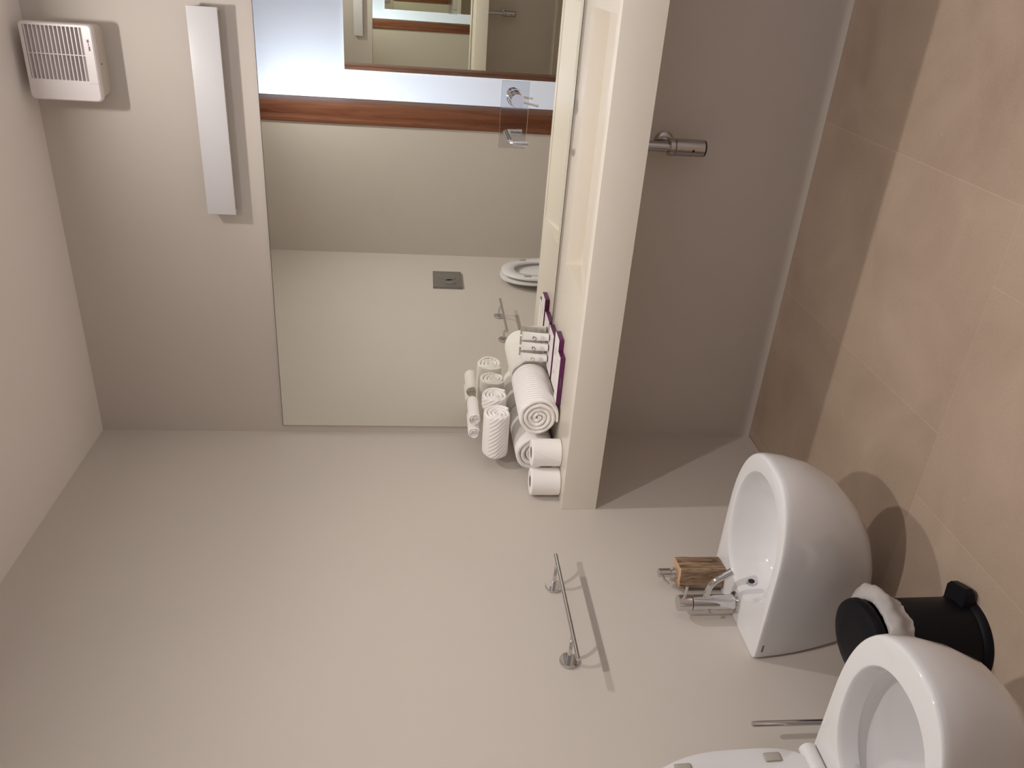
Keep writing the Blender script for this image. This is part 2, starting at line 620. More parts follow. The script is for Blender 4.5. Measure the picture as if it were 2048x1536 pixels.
bot = [bm.verts.new((grid[k].co.x, grid[k].co.y, ZC - TC)) for k in edge]
n = len(edge)
for k in range(n):
    m2 = (k + 1) % n
    bm.faces.new((grid[edge[k]], bot[k], bot[m2], grid[edge[m2]]))
bm.faces.new(bot)
bmesh.ops.recalc_face_normals(bm, faces=bm.faces)
es = [e for e in bm.edges if len(e.link_faces) == 2 and e.calc_face_angle(0) > 0.9 and max(e.verts[0].co.z, e.verts[1].co.z) > 0.8499 and min(e.verts[0].co.z, e.verts[1].co.z) > 0.8499 and not (abs(e.verts[0].co.y) < 0.01 and abs(e.verts[1].co.y) < 0.01)]
bmesh.ops.bevel(bm, geom=es, offset=0.0016, segments=2, affect='EDGES', profile=0.5)
top = thing('sink_counter', (0, -DC, ZC - TC), 'thick beige wall-to-wall counter with a shallow trough sink let into it', 'counter')
obj('slab', bm, M['counter'], top, smooth=True)

# bottle trap below the counter
TX, TY = 1.145, -0.085
t = thing('bottle_trap', (TX, TY, 0.43), 'chrome bottle trap under the beige counter', 'sink trap')
obj('inlet_pipe', cyl(NB(), (TX, TY, 0.545), (TX, TY, ZC - TC), 0.0165), M['steel'], t, smooth=True)
obj('collar', cyl(NB(), (TX, TY, 0.533), (TX, TY, 0.552), 0.0285, 0.002), M['steel'], t, smooth=True)
obj('trap_cup', lathe(NB(), [(0, 0), (0.024, 0), (0.0275, 0.003), (0.0275, 0.097), (0.024, 0.1), (0, 0.1)], (TX, TY, 0.433), (0, 0, 1), 40), M['steel'], t, smooth=True)
obj('outlet_pipe', cyl(NB(), (TX, TY + 0.018, 0.545), (TX, -0.002, 0.545), 0.0165), M['steel'], t, smooth=True)
obj('wall_flange', lathe(NB(), [(0, 0), (0.034, 0), (0.034, 0.004), (0.028, 0.010), (0.017, 0.012), (0, 0.012)], (TX, -0.0005, 0.545), (0, -1, 0), 40), M['steel'], t, smooth=True)
obj('bottom_cap', cyl(NB(), (TX, TY, 0.430), (TX, TY, 0.4335), 0.0255), M['dark'], t, smooth=True)
obj('screw', cyl(NB(), (TX - 0.004, TY - 0.026, 0.475), (TX - 0.004, TY - 0.029, 0.475), 0.004), M['dark'], t, smooth=True)

# wall mixer tap on the mirror
t = thing('wall_mixer_tap', (1.2, -0.006, 1.05), 'chrome wall mixer tap on a rectangular plate set in the mirror', 'tap')
obj('cover_plate', box(NB(), (1.099, -0.009, 1.0065), (1.307, -0.0065, 1.0955), 0.0006), M['plate_chrome'], t)
kx, kz = 1.258, 1.052
obj('rosette', lathe(NB(), [(0.018, 0), (0.0265, 0), (0.0265, 0.006), (0.024, 0.008), (0.018, 0.008)], (kx, -0.009, kz), (0, -1, 0), 40), M['chrome'], t, smooth=True)
kb = obj('control_knob', cyl(NB(), (kx, -0.009, kz), (kx, -0.085, kz), 0.0205, 0.0015, 40), M['chrome'], t, smooth=True)
obj('lever', cyl(NB(), (kx - 0.003, -0.068, kz - 0.016), (kx - 0.012, -0.078, kz - 0.068), 0.0033, 0.0008, 14), M['chrome'], kb, smooth=True)
spt = (1.134, -0.009, 1.066)
pts = [Vector(spt), Vector((1.134, -0.075, 1.066))] + arc((1.134, -0.082, 1.066), (1.134, -0.1, 1.066), (1.134, -0.1, 1.048), 8) + [Vector((1.134, -0.102, 1.020))]
obj('spout', tube(NB(), pts, 0.0092, 20), M['chrome'], t, smooth=True)
obj('aerator', lathe(NB(), [(0, 0.004), (0.006, 0.004), (0.0065, 0.0), (0.0098, 0.0), (0.0098, 0.018), (0, 0.018)], (1.134, -0.102, 1.011), (0, 0, 1), 24), [M['chrome']], t, smooth=True)

# ================================================================ wall lamp strip and extractor fan
t = thing('wall_lamp', (0.845, 0, 1.94), 'long flat white rectangular wall lamp above the mirror, switched off', 'wall lamp')
obj('front_panel', box(NB(), (0.849, -0.042, 1.940), (1.463, -0.034, 2.028), 0.0012), M['white_metal'], t, smooth=True)
bm = NB()
box(bm, (0.853, -0.034, 1.943), (0.858, -0.001, 2.025))
box(bm, (1.454, -0.034, 1.943), (1.459, -0.001, 2.025))
box(bm, (0.853, -0.034, 1.972), (1.459, -0.001, 1.998))
obj('back_bracket', bm, M['white_metal'], t)

fx0, fx1, fz0, fz1, fd = 1.190, 1.399, 2.278, 2.474, -0.1
t = thing('extractor_fan', (1.295, 0, 2.37), 'square white extractor fan with a slatted grille close to the ceiling', 'extractor fan')
bm = NB()
def rrect(x0, x1, z0, z1, y, r, n=6):
    out = []
    for cx_, cz_, a0 in ((x1 - r, z1 - r, 0), (x0 + r, z1 - r, PI / 2), (x0 + r, z0 + r, PI), (x1 - r, z0 + r, 1.5 * PI)):
        for k in range(n + 1):
            a = a0 + PI / 2 * k / n
            out.append(Vector((cx_ + r * math.cos(a), y, cz_ + r * math.sin(a))))
    return out
loft(bm, [rrect(fx0 + .004, fx1 - .004, fz0 + .004, fz1 - .004, -0.0005, 0.02), rrect(fx0 + .004, fx1 - .004, fz0 + .004, fz1 - .004, -0.025, 0.02),
          rrect(fx0 + .002, fx1 - .002, fz0 + .002, fz1 - .002, fd + 0.024, 0.016)])
obj('housing', bm, M['housing'], t, smooth=True)
obj('screw', cyl(NB(), (1.29, -0.05, fz0 + 0.004), (1.29, -0.05, fz0 + 0.002), 0.0028), M['dark'], t)
# front cover: frame with opening for the grille, x split: left quarter plain, right part slatted
gx0, gx1, gz0, gz1 = 1.247, 1.391, 2.305, 2.462
bm = NB()
outer_b = rrect(fx0, fx1, fz0, fz1, fd + 0.024, 0.012)
outer_f = rrect(fx0, fx1, fz0, fz1, fd + 0.004, 0.012)
outer_f2 = rrect(fx0 + 0.003, fx1 - 0.003, fz0 + 0.003, fz1 - 0.003, fd, 0.011)
inner_f = rrect(gx0, gx1, gz0, gz1, fd, 0.002)
inner_b = rrect(gx0, gx1, gz0, gz1, fd + 0.018, 0.002)
loft(bm, [inner_b, inner_f, outer_f2, outer_f, outer_b], cap0=False, cap1=False)
cov = obj('front_cover', bm, M['white_plastic'], t, smooth=True)
bm = NB()
ns = 14
for k in range(ns):
    z = gz1 - (k + 0.15) * (gz1 - gz0) / ns
    p = (gz1 - gz0) / ns
    vs = [(gx0, fd + 0.001, z), (gx0, fd + 0.001, z - 0.0028), (gx0, fd + 0.017, z - 0.0028 - 0.005), (gx0, fd + 0.017, z - 0.006)]
    A = [bm.verts.new(v) for v in vs]
    B = [bm.verts.new((gx1, v[1], v[2])) for v in vs]
    bm.faces.new(A)
    bm.faces.new(B[::-1])
    for q in range(4):
        bm.faces.new((A[q], B[q], B[(q + 1) % 4], A[(q + 1) % 4]))
box(bm, (gx0 + 0.068, fd + 0.002, gz0), (gx0 + 0.0705, fd + 0.016, gz1))
obj('grille', bm, M['white_plastic'], cov)
obj('grille_recess', box(NB(), (gx0 - .001, fd + 0.018, gz0 - .001), (gx1 + .001, fd + 0.022, gz1 + .001)), M['ink_soft'], cov)
obj('cover_seam', box(NB(), (1.2405, fd - 0.0003, fz0 + 0.001), (1.2412, fd + 0.001, fz0 + 0.026)), M['ink_soft'], cov)
bm = NB()
box(bm, (1.352, fd - 0.0006, 2.289), (1.360, fd, 2.2945))
box(bm, (1.344, fd - 0.0006, 2.290), (1.350, fd, 2.2925))
box(bm, (1.330, fd - 0.0006, 2.288), (1.342, fd, 2.2925))
obj('printed_marks', bm, M['mark'], cov, label='small dark print on the fan cover')

# ================================================================ towel bar on the left wall
t = thing('towel_bar', (0, -1.01, 0.93), 'thin chrome towel bar fixed to the left wall', 'towel bar')
BX, BZ = 0.075, 0.924
for y in (-0.873, -1.160):
    fl = obj('wall_rosette', lathe(NB(), [(0, 0), (0.024, 0), (0.0255, 0.002), (0.0255, 0.008), (0.024, 0.010), (0, 0.010)], (0.0005, y, 0.932), (1, 0, 0), 40), M['chrome'], t, smooth=True)
    s = 1 if y > -1 else 1
    pts = [Vector((0.009, y, 0.932)), Vector((0.03, y, 0.932))] + arc((0.035, y, 0.932), (0.06, y, 0.931), (BX - 0.001, y + 0.03, BZ), 8)
    obj('post', tube(NB(), pts, [0.0058] * 2 + [0.0058 - 0.0002 * i for i in range(9)], 16), M['chrome'], t, smooth=True)
obj('bar', cyl(NB(), (BX, -0.812, BZ), (BX, -1.222, BZ), 0.006, 0.001, 20), M['chrome'], t, smooth=True)

# ================================================================ wall hung bidet and toilet
def bowl_ring(yc, z, Lx, hw, nf=2.4, nb=30, x0=0.001, N=72, back=None):
    xc = (x0 + Lx) / 2
    a = (Lx - x0) / 2
    out = []
    for k in range(N):
        p = 2 * PI * k / N
        c, s_ = math.cos(p), math.sin(p)
        e = nf if c >= 0 else nb
        out.append(Vector((xc + a * sp(c, 2 / e), yc + hw * sp(s_, 2 / e), z)))
    return out

OUT = [(0.046, 0.13, 0.055), (0.050, 0.18, 0.070), (0.060, 0.235, 0.084), (0.080, 0.300, 0.098), (0.110, 0.360, 0.112), (0.160, 0.425, 0.130),
       (0.225, 0.475, 0.148), (0.295, 0.507, 0.164), (0.360, 0.523, 0.174), (0.400, 0.526, 0.178), (0.412, 0.524, 0.1785), (0.418, 0.521, 0.1775), (0.420, 0.516, 0.1755)]

def ceramic_shell(bm, yc, rings_in, dx=0.0):
    rings = [bowl_ring(yc, 0.42 - (0.42 - z) * 0.96, L - (0.008 if z < 0.2 else 0) + dx, hw) for z, L, hw in OUT]
    for (z, xa, xb, hw, yo) in rings_in:
        r = bowl_ring(yc + yo, z, xb, hw, nf=2.15, nb=2.3, x0=xa)
        rings.append(r)
    loft(bm, rings)
    return bm

BY = -0.992
t = thing('bidet', (0, BY, 0.046), 'white wall-hung bidet between the counter and the pedal bin', 'bidet')
bm = ceramic_shell(NB(), BY, [(0.4200, 0.094, 0.476, 0.151, 0.0), (0.4175, 0.098, 0.472, 0.147, 0.0), (0.408, 0.102, 0.468, 0.143, 0),
                              (0.385, 0.106, 0.460, 0.136, 0), (0.345, 0.112, 0.440, 0.120, 0), (0.315, 0.125, 0.400, 0.098, 0), (0.297, 0.16, 0.34, 0.065, 0), (0.292, 0.21, 0.28, 0.025, 0)])
body = obj('basin', bm, M['ceramic'], t, smooth=True, ang=60)
body.modifiers.new('normals', 'WEIGHTED_NORMAL').keep_sharp = True
# overflow ring on the back slope
oc = Vector((0.107, BY + 0.012, 0.378))
ax = Vector((1, 0, 0.16)).normalized()
obj('overflow_ring', lathe(NB(), [(0.0095, 0), (0.015, 0), (0.0145, 0.003), (0.0095, 0.004), (0.0095, 0)], oc + ax * 0.001, ax, 32), M['chrome'], t, smooth=True)
obj('overflow_hole', lathe(NB(), [(0, 0.0), (0.0096, 0.0), (0.0096, 0.0022), (0, 0.0022)], oc + ax * 0.001, ax, 32), M['dark'], t, smooth=True)
obj('drain', lathe(NB(), [(0, 0), (0.03, 0), (0.028, 0.004), (0, 0.005)], (0.25, BY, 0.290), (0, 0, 1), 32), M['chrome'], t, smooth=True)
obj('maker_mark', box(NB(), (0.030, BY - 0.1782, 0.400), (0.055, BY - 0.1772, 0.405)), M['mark'], t, label='small dark printed mark')

# bidet tap
FX, FY = 0.052, BY - 0.008
t = thing('bidet_tap', (FX, FY, 0.42), 'chrome single-lever tap standing on the back ledge of the bidet', 'tap')
obj('base_ring', lathe(NB(), [(0, 0), (0.031, 0), (0.031, 0.004), (0.028, 0.008), (0.022, 0.009), (0, 0.009)], (FX, FY, 0.4202), (0, 0, 1), 36), M['chrome'], t, smooth=True)
bd = obj('tap_body', cyl(NB(), (FX, FY, 0.428), (FX, FY, 0.553), 0.0228, 0.0006, 40), M['chrome'], t, smooth=True)
obj('tap_head', cyl(NB(), (FX, FY, 0.5545), (FX, FY, 0.594), 0.0228, 0.0012, 40), M['chrome'], t, smooth=True)
obj('lever', cyl(NB(), (FX + 0.02, FY + 0.002, 0.576), (FX + 0.058, FY + 0.004, 0.574), 0.004, 0.0008, 14), M['chrome'], t, smooth=True)
pts = [Vector((FX + 0.015, FY, 0.515)), Vector((FX + 0.04, FY, 0.513))] + arc((FX + 0.048, FY, 0.512), (FX + 0.075, FY, 0.508), (FX + 0.090, FY, 0.486), 8) + [Vector((FX + 0.108, FY, 0.462))]
obj('spout', tube(NB(), pts, 0.0092, 20), M['chrome'], t, smooth=True)
d = Vector((0.018, 0, -0.024)).normalized()
obj('aerator', cyl(NB(), Vector((FX + 0.098, FY, 0.4755)), Vector((FX + 0.098, FY, 0.4755)) + d * 0.028, 0.0112, 0.0006, 24), M['chrome'], t, smooth=True)
obj('waste_rod', tube(NB(), [(FX - 0.018, FY - 0.012, 0.50), (FX - 0.018, FY - 0.026, 0.501)], 0.0022, 10), M['chrome'], t, smooth=True)
obj('waste_knob', cyl(NB(), (FX - 0.018, FY - 0.026, 0.496), (FX - 0.018, FY - 0.026, 0.507), 0.0032, 0.0008, 14), M['chrome'], t, smooth=True)

# soap dispenser
SX, SY = 0.048, -0.868
t = thing('soap_dispenser', (SX, SY, 0.42), 'square weathered wooden soap dispenser with chrome pump beside the bidet tap', 'soap dispenser')
bm = box(NB(), (-0.034, -0.034, 0), (0.034, 0.034, 0.138), 0.0025)
bmesh.ops.subdivide_edges(bm, edges=[e for e in bm.edges if e.calc_length() > 0.04], cuts=4, use_grid_fill=True)
for v in bm.verts:
    nz = noise.noise_vector(v.co * 45)
    v.co.x += nz.x * 0.0016
    v.co.y += nz.y * 0.0016
    if v.co.z > 0.13:
        v.co.z += nz.z * 0.003 + 0.05 * (v.co.x) * 0.3
bm.transform(Matrix.Translation((SX, SY, 0.4205)) @ Matrix.Rotation(math.radians(8), 4, 'Z'))
bmesh.ops.recalc_face_normals(bm, faces=bm.faces)
for fa in bm.faces:
    if fa.normal.z > 0.7:
        fa.material_index = 1
obj('wooden_block', bm, [M['block_wood'], M['block_top']], t, smooth=True)
zt = 0.558
obj('pump_collar', cyl(NB(), (SX, SY, zt - 0.002), (SX, SY, zt + 0.014), 0.0155, 0.001, 28), M['chrome'], t, smooth=True)
obj('pump_neck', cyl(NB(), (SX, SY, zt + 0.012), (SX, SY, zt + 0.024), 0.0085, 0.0006, 24), M['chrome'], t, smooth=True)
ph = obj('pump_head', cyl(NB(), (SX, SY, zt + 0.021), (SX, SY, zt + 0.058), 0.0135, 0.0012, 28), M['chrome'], t, smooth=True)
obj('nozzle', tube(NB(), [(SX + 0.002, SY - 0.008, zt + 0.050), (SX + 0.004, SY - 0.036, zt + 0.048), (SX + 0.005, SY - 0.054, zt + 0.041)], [0.0042, 0.0038, 0.0034], 12), M['chrome'], ph, smooth=True)

# toilet
WY = -1.684
t = thing('toilet', (0, WY, 0.046), 'white wall-hung toilet with its seat and lid raised', 'toilet')
bm = ceramic_shell(NB(), WY, [(0.4200, 0.122, 0.480, 0.142, 0), (0.4175, 0.126, 0.476, 0.138, 0), (0.408, 0.128, 0.473, 0.135, 0), (0.390, 0.130, 0.468, 0.132, 0),
                              (0.374, 0.130, 0.467, 0.131, 0), (0.369, 0.122, 0.475, 0.139, 0), (0.350, 0.120, 0.476, 0.140, 0), (0.335, 0.124, 0.468, 0.134, 0), (0.30, 0.14, 0.44, 0.112, 0), (0.25, 0.16, 0.405, 0.09, 0),
                              (0.20, 0.19, 0.36, 0.065, 0), (0.17, 0.22, 0.32, 0.045, 0)], dx=0.022)
pan = obj('pan', bm, M['ceramic'], t, smooth=True, ang=60)
pan.modifiers.new('normals', 'WEIGHTED_NORMAL').keep_sharp = True
wm = mat('still_water', (0.75, 0.75, 0.72), 0.02)
wm.node_tree.nodes['Principled BSDF'].inputs['Transmission Weight'].default_value = 0.8
wm.node_tree.nodes['Principled BSDF'].inputs['IOR'].default_value = 1.33
bm = NB()
bm.faces.new([bm.verts.new(p) for p in bowl_ring(WY, 0.235, 0.39, 0.082, nf=2.15, nb=2.3, x0=0.17)])
obj('water', bm, wm, t)

def seat_pt(u, v, n, base, tilt):
    """u: up from the hinge, v: sideways, n: out of the seat's face"""
    up = Vector((math.sin(tilt), 0, math.cos(tilt)))
    nn = Vector((math.cos(tilt), 0, -math.sin(tilt)))
    return Vector(base) + up * u + Vector((0, 1, 0)) * v + nn * n

def seat_out(Lu, hw, u0=0.0, N=64, nb=5, nf=2.2):
    out = []
    uc = u0 + (Lu - u0) * 0.45
    for k in range(N):
        p = 2 * PI * k / N
        c, s_ = math.cos(p), math.sin(p)
        if c >= 0:
            out.append((uc + (Lu - uc) * sp(c, 2 / nf), hw * sp(s_, 2 / nf)))
        else:
            out.append((uc + (uc - u0) * sp(c, 2 / nb), hw * sp(s_, 2 / nb) * (1 - 0.06 * abs(c))))
    return out
base, tl = (0.082, WY, 0.432), -0.055
o1, o2 = seat_out(0.445, 0.178), seat_out(0.440, 0.173)
i1, i2 = seat_out(0.375, 0.118, 0.095, nb=3), seat_out(0.370, 0.113, 0.100, nb=3)
def R(o, n, b=base):
    return [seat_pt(u, v, n, b, tl) for u, v in o]
bm = NB()
rings = [R(i1, 0.001), R(o2, 0.0), R(o1, 0.004), R(o1, 0.012), R(o2, 0.017), R(i1, 0.017), R(i2, 0.012), R(i2, 0.004), R(i1, 0.001)]
loft(bm, rings, False, False)
bmesh.ops.remove_doubles(bm, verts=bm.verts, dist=1e-5)
st = obj('seat', bm, M['seat'], t, smooth=True, ang=50)
for u, v in ((0.100, 0.146), (0.100, -0.146), (0.31, 0.135), (0.31, -0.135)):
    bm = box(NB(), (-0.019, -0.011, 0), (0.019, 0.011, 0.005), 0.0035, 3)
    up = Vector((math.sin(tl), 0, math.cos(tl)))
    nn = Vector((math.cos(tl), 0, -math.sin(tl)))
    p = seat_pt(u, v, 0.0165, base, tl)
    mm = Matrix(((up.x, 0, nn.x, p.x), (up.y, 1, nn.y, p.y), (up.z, 0, nn.z, p.z), (0, 0, 0, 1)))
    bm.transform(mm)
    obj('bumper', bm, M['rubber'], st, smooth=True, label='beige grey rubber bumper')
b2 = (0.052, WY, 0.432)
L1, L2 = seat_out(0.452, 0.181), seat_out(0.444, 0.173)
bm = NB()
loft(bm, [R(L2, 0.0, b2), R(L1, 0.005, b2), R(L1, 0.014, b2), R(L2, 0.017, b2)])
obj('lid', bm, M['seat'], t, smooth=True, ang=50)
for v in (0.135, -0.135):
    bm = NB()
    lathe(bm, [(0, 0), (0.016, 0), (0.0195, 0.003), (0.0195, 0.067), (0.016, 0.07), (0, 0.07)], (0.090, WY + v - 0.033, 0.4395), (0, 1, 0), 28)
    obj('hinge', bm, M['seat'], t, smooth=True)

# flush plate
t = thing('flush_plate', (0, -1.63, 1.185), 'grey satin dual flush plate on the wall above the toilet', 'flush plate')
FPY = -1.655
obj('plate', box(NB(), (0.0005, FPY - 0.123, 1.103), (0.012, FPY + 0.123, 1.267), 0.0015), M['satin'], t, smooth=True)
for yo, zo, a, b_ in ((-0.025, 0.0, 0.062, 0.047), (0.05, -0.012, 0.040, 0.035)):
    bm = NB()
    rings = [[Vector((x_, FPY + yo + a * s_ * math.cos(k * PI / 20), 1.185 + zo + b_ * s_ * math.sin(k * PI / 20))) for k in range(40)] for x_, s_ in ((0.0115, 1.0), (0.0145, 0.98), (0.0155, 0.93))]
    loft(bm, rings)
    obj('button', bm, M['satin'], t, smooth=True)

# toilet brush (only its handle clears the toilet rim)
BRX, BRY = 0.065, -1.428
t = thing('toilet_brush', (BRX, BRY, 0), 'chrome toilet brush with a slim upright handle behind the toilet', 'toilet brush')
obj('handle', cyl(NB(), (BRX, BRY, 0.16), (BRX + 0.004, BRY, 0.534), 0.0072, 0.0015, 20), M['chrome'], t, smooth=True)
obj('holder', lathe(NB(), [(0, 0.0), (0.040, 0.0), (0.042, 0.002), (0.042, 0.165), (0.040, 0.168), (0.0375, 0.168), (0.0375, 0.01), (0, 0.01)], (BRX, BRY, 0.0005), (0, 0, 1), 36), M['chrome'], t, smooth=True)
obj('bristles', lathe(NB(), [(0, 0.02), (0.026, 0.025), (0.03, 0.05), (0.03, 0.09), (0.015, 0.11), (0, 0.11)], (BRX, BRY, 0), (0, 0, 1), 24), M['seat'], t, smooth=True)
obj('splash_lid', lathe(NB(), [(0.0, 0), (0.040, 0.0), (0.038, 0.004), (0.01, 0.012), (0, 0.012)], (BRX, BRY, 0.1688), (0, 0, 1), 36), M['chrome'], t, smooth=True)

# floor drain cap
t = thing('floor_cap', (0.1, -0.925, 0), 'small round metal cap on the floor below the bidet', 'drain cap')
obj('cap_disc', lathe(NB(), [(0, 0), (0.027, 0), (0.027, 0.003), (0.022, 0.006), (0, 0.0065)], (0.118, -0.922, 0.0002), (0, 0, 1), 32), M['steel'], t, smooth=True)
obj('cap_screw', cyl(NB(), (0.118, -0.922, 0.006), (0.118, -0.922, 0.009), 0.006), M['steel'], t, smooth=True)

# ================================================================ pedal bin
PX, PY = 0.250, -1.345
t = thing('pedal_bin', (PX, PY, 0), 'small black round pedal bin with a white liner folded over its rim', 'pedal bin')
bodyb = obj('bin_body', lathe(NB(), [(0, 0.004), (0.099, 0.004), (0.1, 0.02), (0.0975, 0.247), (0.094, 0.249), (0.094, 0.015), (0, 0.015)], (PX, PY, 0), (0, 0, 1), 64), M['bin'], t, smooth=True)
obj('base_ring', lathe(NB(), [(0.08, 0), (0.1085, 0), (0.1095, 0.004), (0.107, 0.014), (0.101, 0.02), (0.08, 0.02), (0.08, 0)], (PX, PY, 0), (0, 0, 1), 64), M['bin'], t, smooth=True)
# lid, tipped up a little on its hinge
hx = Vector((-0.80, -0.60, 0)).normalized()       # towards the hinge
bm = lathe(NB(), [(0, 0), (0.101, 0), (0.1025, 0.003), (0.1025, 0.014), (0.099, 0.022), (0.085, 0.029), (0.05, 0.035), (0, 0.037)], (0, 0, 0), (0, 0, 1), 64)
tiltax = Vector((-hx.y, hx.x, 0))
Mt = Matrix.Translation(Vector((PX, PY, 0.247)) + hx * 0.1) @ Matrix.Rotation(math.radians(5), 4, tiltax) @ Matrix.Translation(-hx * 0.1)
bm.transform(Mt)
obj('lid', bm, M['bin'], t, smooth=True)
hp = Vector((PX, PY, 0.235)) + hx * 0.108
bm = NB()
a_ = math.atan2(hx.y, hx.x)
bb = box(NB(), (-0.014, -0.035, -0.03), (0.016, 0.035, 0.03), 0.006, 3)
bb.transform(Matrix.Translation(hp) @ Matrix.Rotation(a_, 4, 'Z'))
obj('hinge', bb, M['bin'], t, smooth=True)
# pedal
pd = Vector((0.94, 0.34, 0)).normalized()
pa = math.atan2(pd.y, pd.x)
bb = NB()
pl = [(0.085, -0.034), (0.128, -0.036), (0.138, -0.026), (0.138, 0.026), (0.128, 0.036), (0.085, 0.034)]
loft(bb, [[Vector((x_, y_, 0.002 + 0.012 * (x_ - 0.085) / 0.06)) for x_, y_ in pl], [Vector((x_, y_, 0.042 - 0.014 * (x_ - 0.085) / 0.06)) for x_, y_ in pl]])
bb.transform(Matrix.Translation((PX, PY, 0)) @ Matrix.Rotation(pa, 4, 'Z'))
obj('pedal', bb, M['bin'], t, smooth=True)
# liner: crumpled skirt outside and a roll over the rim
bm = NB()
N, rows = 110, 16
rings = []
for j in range(rows):
    s_ = j / (rows - 1)
    ring = []
    for k in range(N):
        a = 2 * PI * k / N
        hang = 0.068 + 0.018 * noise.noise(Vector((math.cos(a) * 2.2, math.sin(a) * 2.2, 4.0))) + 0.004 * noise.noise(Vector((math.cos(a) * 9, math.sin(a) * 9, 1.0)))
        if s_ < 0.25:          # inside, up to the rim
            q = s_ / 0.25
            z = 0.232 + 0.021 * q
            r = 0.092 + 0.005 * q
        else:
            q = (s_ - 0.25) / 0.75
            z = 0.253 - hang * q
            r = 0.0995 + 0.010 * math.sin(min(q * 1.3, 1) * PI) + 0.003
        wr = noise.noise(Vector((math.cos(a) * 6, math.sin(a) * 6, z * 30)))
        wr2 = noise.noise(Vector((math.cos(a) * 16, math.sin(a) * 16, z * 45 + 7)))
        bulge = 0.024 * max(0, math.cos(a - math.radians(58))) ** 4 * math.sin(min(q * 1.2, 1) * PI) if s_ >= 0.25 else 0
        r += 0.0055 * wr + 0.0040 * wr2 + bulge
        r = max(r, 0.1005) if s_ > 0.28 else min(r, 0.0995)
        ring.append(Vector((PX + r * math.cos(a), PY + r * math.sin(a), z)))
    rings.append(ring)
loft(bm, rings, False, False)
obj('liner', bm, M['liner'], t, smooth=True, ang=80, label='crumpled translucent white plastic liner')

# ================================================================ towels
def towel_roll(name, p_front, p_back, rx, rz, turns, m, label, group=None, seed=0, hollow=0.10, flare=0.003, pitch_dir=1, start=0.0, loose=0.0):
    """spiral of cloth; the axis runs from p_front (the end towards the camera) to p_back"""
    p0, p1 = Vector(p_front), Vector(p_back)
    ax = p1 - p0
    Ln = ax.length
    ax.normalize()
    side = Vector((0, 0, 1)).cross(ax).normalized()
    upv = ax.cross(side)
    if upv.z < 0:
        upv = -upv
    bm = NB()
    uvl = bm.loops.layers.uv.new('UVMap')
    per = 36
    n = int(turns * per)
    pitch = (1 - hollow) / turns
    th = pitch * 0.965
    st = [0.0, 0.012, 0.035, 0.08, 0.16, 0.26, 0.36, 0.46, 0.54, 0.64, 0.74, 0.84, 0.92, 0.965, 0.988, 1.0]
    def edge_f(s):
        e = min(s, 1 - s) * Ln / 0.011
        return math.sqrt(max(0, 1 - (1 - min(e, 1)) ** 2))
    V = {}
    for i in range(n + 1):
        a = start + pitch_dir * 2 * PI * i / per
        ro = hollow + pitch * i / per
        outerlayer = i > n - per
        for j, s in enumerate(st):
            ef = edge_f(s)
            mid = ro - th / 2
            for side_i, rad in ((0, mid + th / 2 * (0.35 + 0.65 * ef)), (1, mid - th / 2 * (0.35 + 0.65 * ef))):
                nz = noise.noise(Vector((math.cos(a) * 1.6 + seed, math.sin(a) * 1.6, ro * 2 + s * 1.5)))
                nz2 = noise.noise(Vector((math.cos(a) * 5 + seed, math.sin(a) * 5, ro * 9 + s * 2)))
                nz3 = noise.noise(Vector((math.cos(a) * 1.1 + seed * 3, math.sin(a) * 1.1, seed + ro * 1.2)))
                rad2 = max(0.01, rad * (1 + 0.035 * nz + 0.22 * nz3 * (1 - ro)) + 0.012 * nz2 * (0.4 if outerlayer else 1))
                endn = noise.noise(Vector((ro * 7 + seed, math.cos(a) * 1.5, math.sin(a) * 1.5 + 3)))
                zz = s * Ln + (1 - 2 * s) * (0.0045 * endn + 0.004 * (1 - ro)) * (1 if (s < 0.15 or s > 0.85) else 0)
                c, sn = math.cos(a), math.sin(a)
                # settle on the support: flatten the underside
                up_ = rad2 * sn
                if up_ < -0.90:
                    up_ = -0.90 + (up_ + 0.90) * 0.3
                V[i, j, side_i] = bm.verts.new(p0 + ax * zz + side * (rad2 * c * rx) + upv * (up_ * rz))
    def quad(vs, uvs):
        fa = bm.faces.new(vs)
        for lp, uv in zip(fa.loops, uvs):
            lp[uvl].uv = uv
    ns_ = len(st)
    arcl = [0]
    for i in range(n):
        arcl.append(arcl[-1] + 2 * PI / per * (hollow + pitch * i / per) * rx)
    for i in range(n):
        for j in range(ns_ - 1):
            for sd in (0, 1):
                vs = (V[i, j, sd], V[i + 1, j, sd], V[i + 1, j + 1, sd], V[i, j + 1, sd])
                uvs = [(arcl[i], st[j] * Ln), (arcl[i + 1], st[j] * Ln), (arcl[i + 1], st[j + 1] * Ln), (arcl[i], st[j + 1] * Ln)]
                if sd:
                    vs, uvs = vs[::-1], uvs[::-1]
                quad(vs, uvs)
        for j in (0, ns_ - 1):
            vs = (V[i, j, 0], V[i + 1, j, 0], V[i + 1, j, 1], V[i, j, 1])
            quad(vs, [(0, 0)] * 4)
    for i in (0, n):
        for j in range(ns_ - 1):
            quad((V[i, j, 0], V[i, j + 1, 0], V[i, j + 1, 1], V[i, j, 1]), [(0, 0)] * 4)
    o = obj(name, bm, m, None, smooth=True, ang=75)
    sd = o.modifiers.new('soft', 'SUBSURF')
    sd.levels = 1
    sd.render_levels = 1
    tag(o, label, 'towel', group)
    return o

